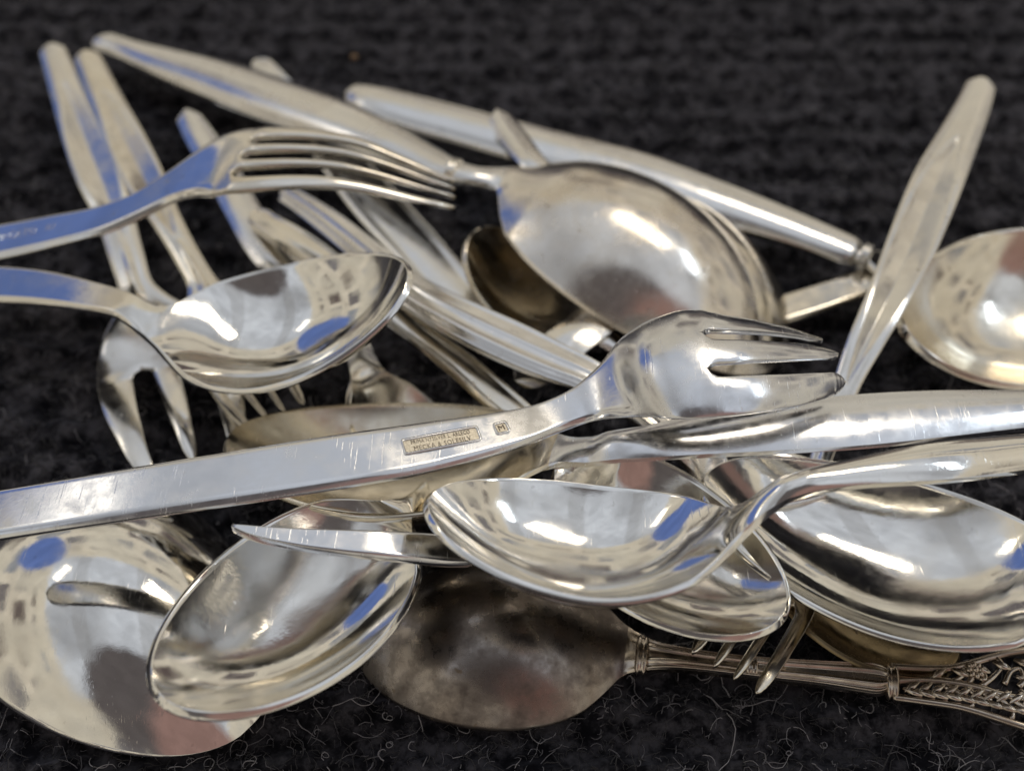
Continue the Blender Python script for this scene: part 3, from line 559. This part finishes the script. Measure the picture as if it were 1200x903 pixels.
cartouche(FA, s_h, 10.6, 2.6, .85, rootA, baseA); text_on(FA, s_h, 'PRIMA NYSILVER L. ARLECO', .95, .52, .905, S_MARK, rootA, baseA, squash=.62); text_on(FA, s_h, 'MECKA & SOLESILV', 1.15, -.58, .905, S_MARK, rootA, baseA, squash=.72)
cartouche(FA, s_k, 2.0, 2.0, .85, rootA, baseA); text_on(FA, s_k, 'M', 1.3, 0, .905, S_MARK, rootA, baseA)
rootL, baseL = FL[0], FL[1]
text_on(FL, at_x(FL, -86.5), 'ALPACATO', 2.3, .3, .86, SILV[2], rootL, baseL, squash=.8); text_on(FL, at_x(FL, -79), 'FX', 1.9, .3, .86, SILV[2], rootL, baseL, squash=.8)

# ---- pierced floral end of the tarnished spoon
root, base = ORN; HF, _ = spline(SP['Hf'], .8); PF = HF[:, :3]; sF = arclen(PF); TF, UF, NF = frames(PF)
if NF[:, 2].mean() < 0: NF, UF = -NF, -UF
if UF[:, 1].mean() < 0: UF = -UF
def fil(t, v, z=0.0):
    x = t * sF[-1]; f = lambda A: np.array([np.interp(x, sF, A[:, j]) for j in range(A.shape[1])]); return f(PF) + f(UF) * f(HF[:, 3:4])[0] * v + np.array([0, 0, z])
def fil_tube(name, pts, rad):
    V, F = [], []; A = np.array([fil(*q) - base for q in pts]); A4, _ = spline(np.hstack([A, np.zeros((len(A), 1))]), .4); tube(V, F, A4[:, :3], rad if np.isscalar(rad) else np.interp(np.linspace(0, 1, len(A4)), np.linspace(0, 1, len(rad)), rad)); link_mesh(name, np.array(V) * MM, F, S_ORN, root)
ts = np.linspace(0, 1, 16)
fil_tube('border_rail', [(t, .97, .1) for t in ts], .62); fil_tube('border_rail', [(t, -.97, .1) for t in ts], .62)
fil_tube('stem_scroll', [(t, .25 * sin(t * 9), .3) for t in ts], [.7, .55, .5])
for t0 in (.30, .46, .62, .78, .90):
    for sg in (1, -1):
        q = [(t0 - .08, 0.05 * sg, .2), (t0 - .02, .35 * sg, .5), (t0 + .03, .70 * sg, .3), (t0 + .01, .93 * sg, .2)]; fil_tube('stem_scroll', q, [.5, .38, .42])
        q = [(t0 + .02, .1 * sg, .3), (t0 + .06, .45 * sg, .5), (t0 + .10, .50 * sg, .5), (t0 + .10, .25 * sg, .5), (t0 + .075, .30 * sg, .5)]; fil_tube('stem_scroll', q, [.45, .35, .3])
def leaf(t, v, dx, dy, ln, wd):
    c_ = fil(t, v, .75) - base; a = unit(np.array([dx, dy, .15])); b2 = unit(np.cross([0, 0, 1], a)); V = []; F = []
    for k_ in range(7):
        q = k_ / 6; ww = wd * sin(pi * min(max(q, .03), .97)) ** .8
        for e, zz in ((-1, -.25), (-.5, .25), (0, .05), (.5, .25), (1, -.25)): V.append(c_ + a * ln * (q - .5) + b2 * ww * e + np.array([0, 0, zz + .3 * sin(pi * q)]))
    for k_ in range(6):
        for j in range(4): A = k_ * 5 + j; F.append([A, A + 1, A + 6, A + 5])
    link_mesh('leaf', np.array(V) * MM, F, S_ORN, root)
for t in np.linspace(.08, .95, 17):
    for sg in (1, -1): leaf(t, (-.62 if sg < 0 else -.30), 1, sg * .55, 2.6, .48)
for t in np.linspace(.2, .95, 9): leaf(t, .62, 1, .6 * (-1) ** int(t * 20), 2.4, .5)
for (t, v) in ((.36, .60), (.72, .45)):
    for q in range(8):
        a = q * pi / 4; c_ = fil(t, v, 1.0) - base + .85 * np.array([cos(a), sin(a), 0]); V, F = [], []
        tube(V, F, [c_ - .45 * np.array([cos(a), sin(a), -.2]), c_, c_ + .45 * np.array([cos(a), sin(a), -.3])], np.array([.22, .40, .2]), 8); link_mesh('petal', np.array(V) * MM, F, S_ORN, root)
    c_ = fil(t, v, 1.25) - base; V, F = [], []; tube(V, F, [c_ - [0, 0, .5], c_, c_ + [0, 0, .25]], np.array([.5, .45, .2]), 10); link_mesh('flower_centre', np.array(V) * MM, F, S_ORN, root)
# moulded collars along its stem
for i, sc in ((0, 1.0), (3, .9), (6, 1.0)):
    c_ = v3(SP['H'][i][:3]); t_ = v3(SP['H'][min(i + 1, 6)][:3]) - v3(SP['H'][max(i - 1, 0)][:3]); ring(root, base, c_, t_, SP['H'][i][3] * 1.02 * sc, 1.3, .9, S_ORN, 'collar')

# ---- a crumb on the cloth at the back
V, F = [], []; c_ = np.array([-36.0, 98, -.6]); tube(V, F, [c_ + [-.9, 0, 0], c_ + [-.4, 0, .3], c_ + [.3, .1, .3], c_ + [.8, 0, 0]], np.array([.2, .7, .6, .15]), 7)
o = link_mesh('crumb', np.array(V) * MM, F, M_CRUMB); tag(o, 'tiny tan crumb on the black cloth behind the pile', 'crumb')
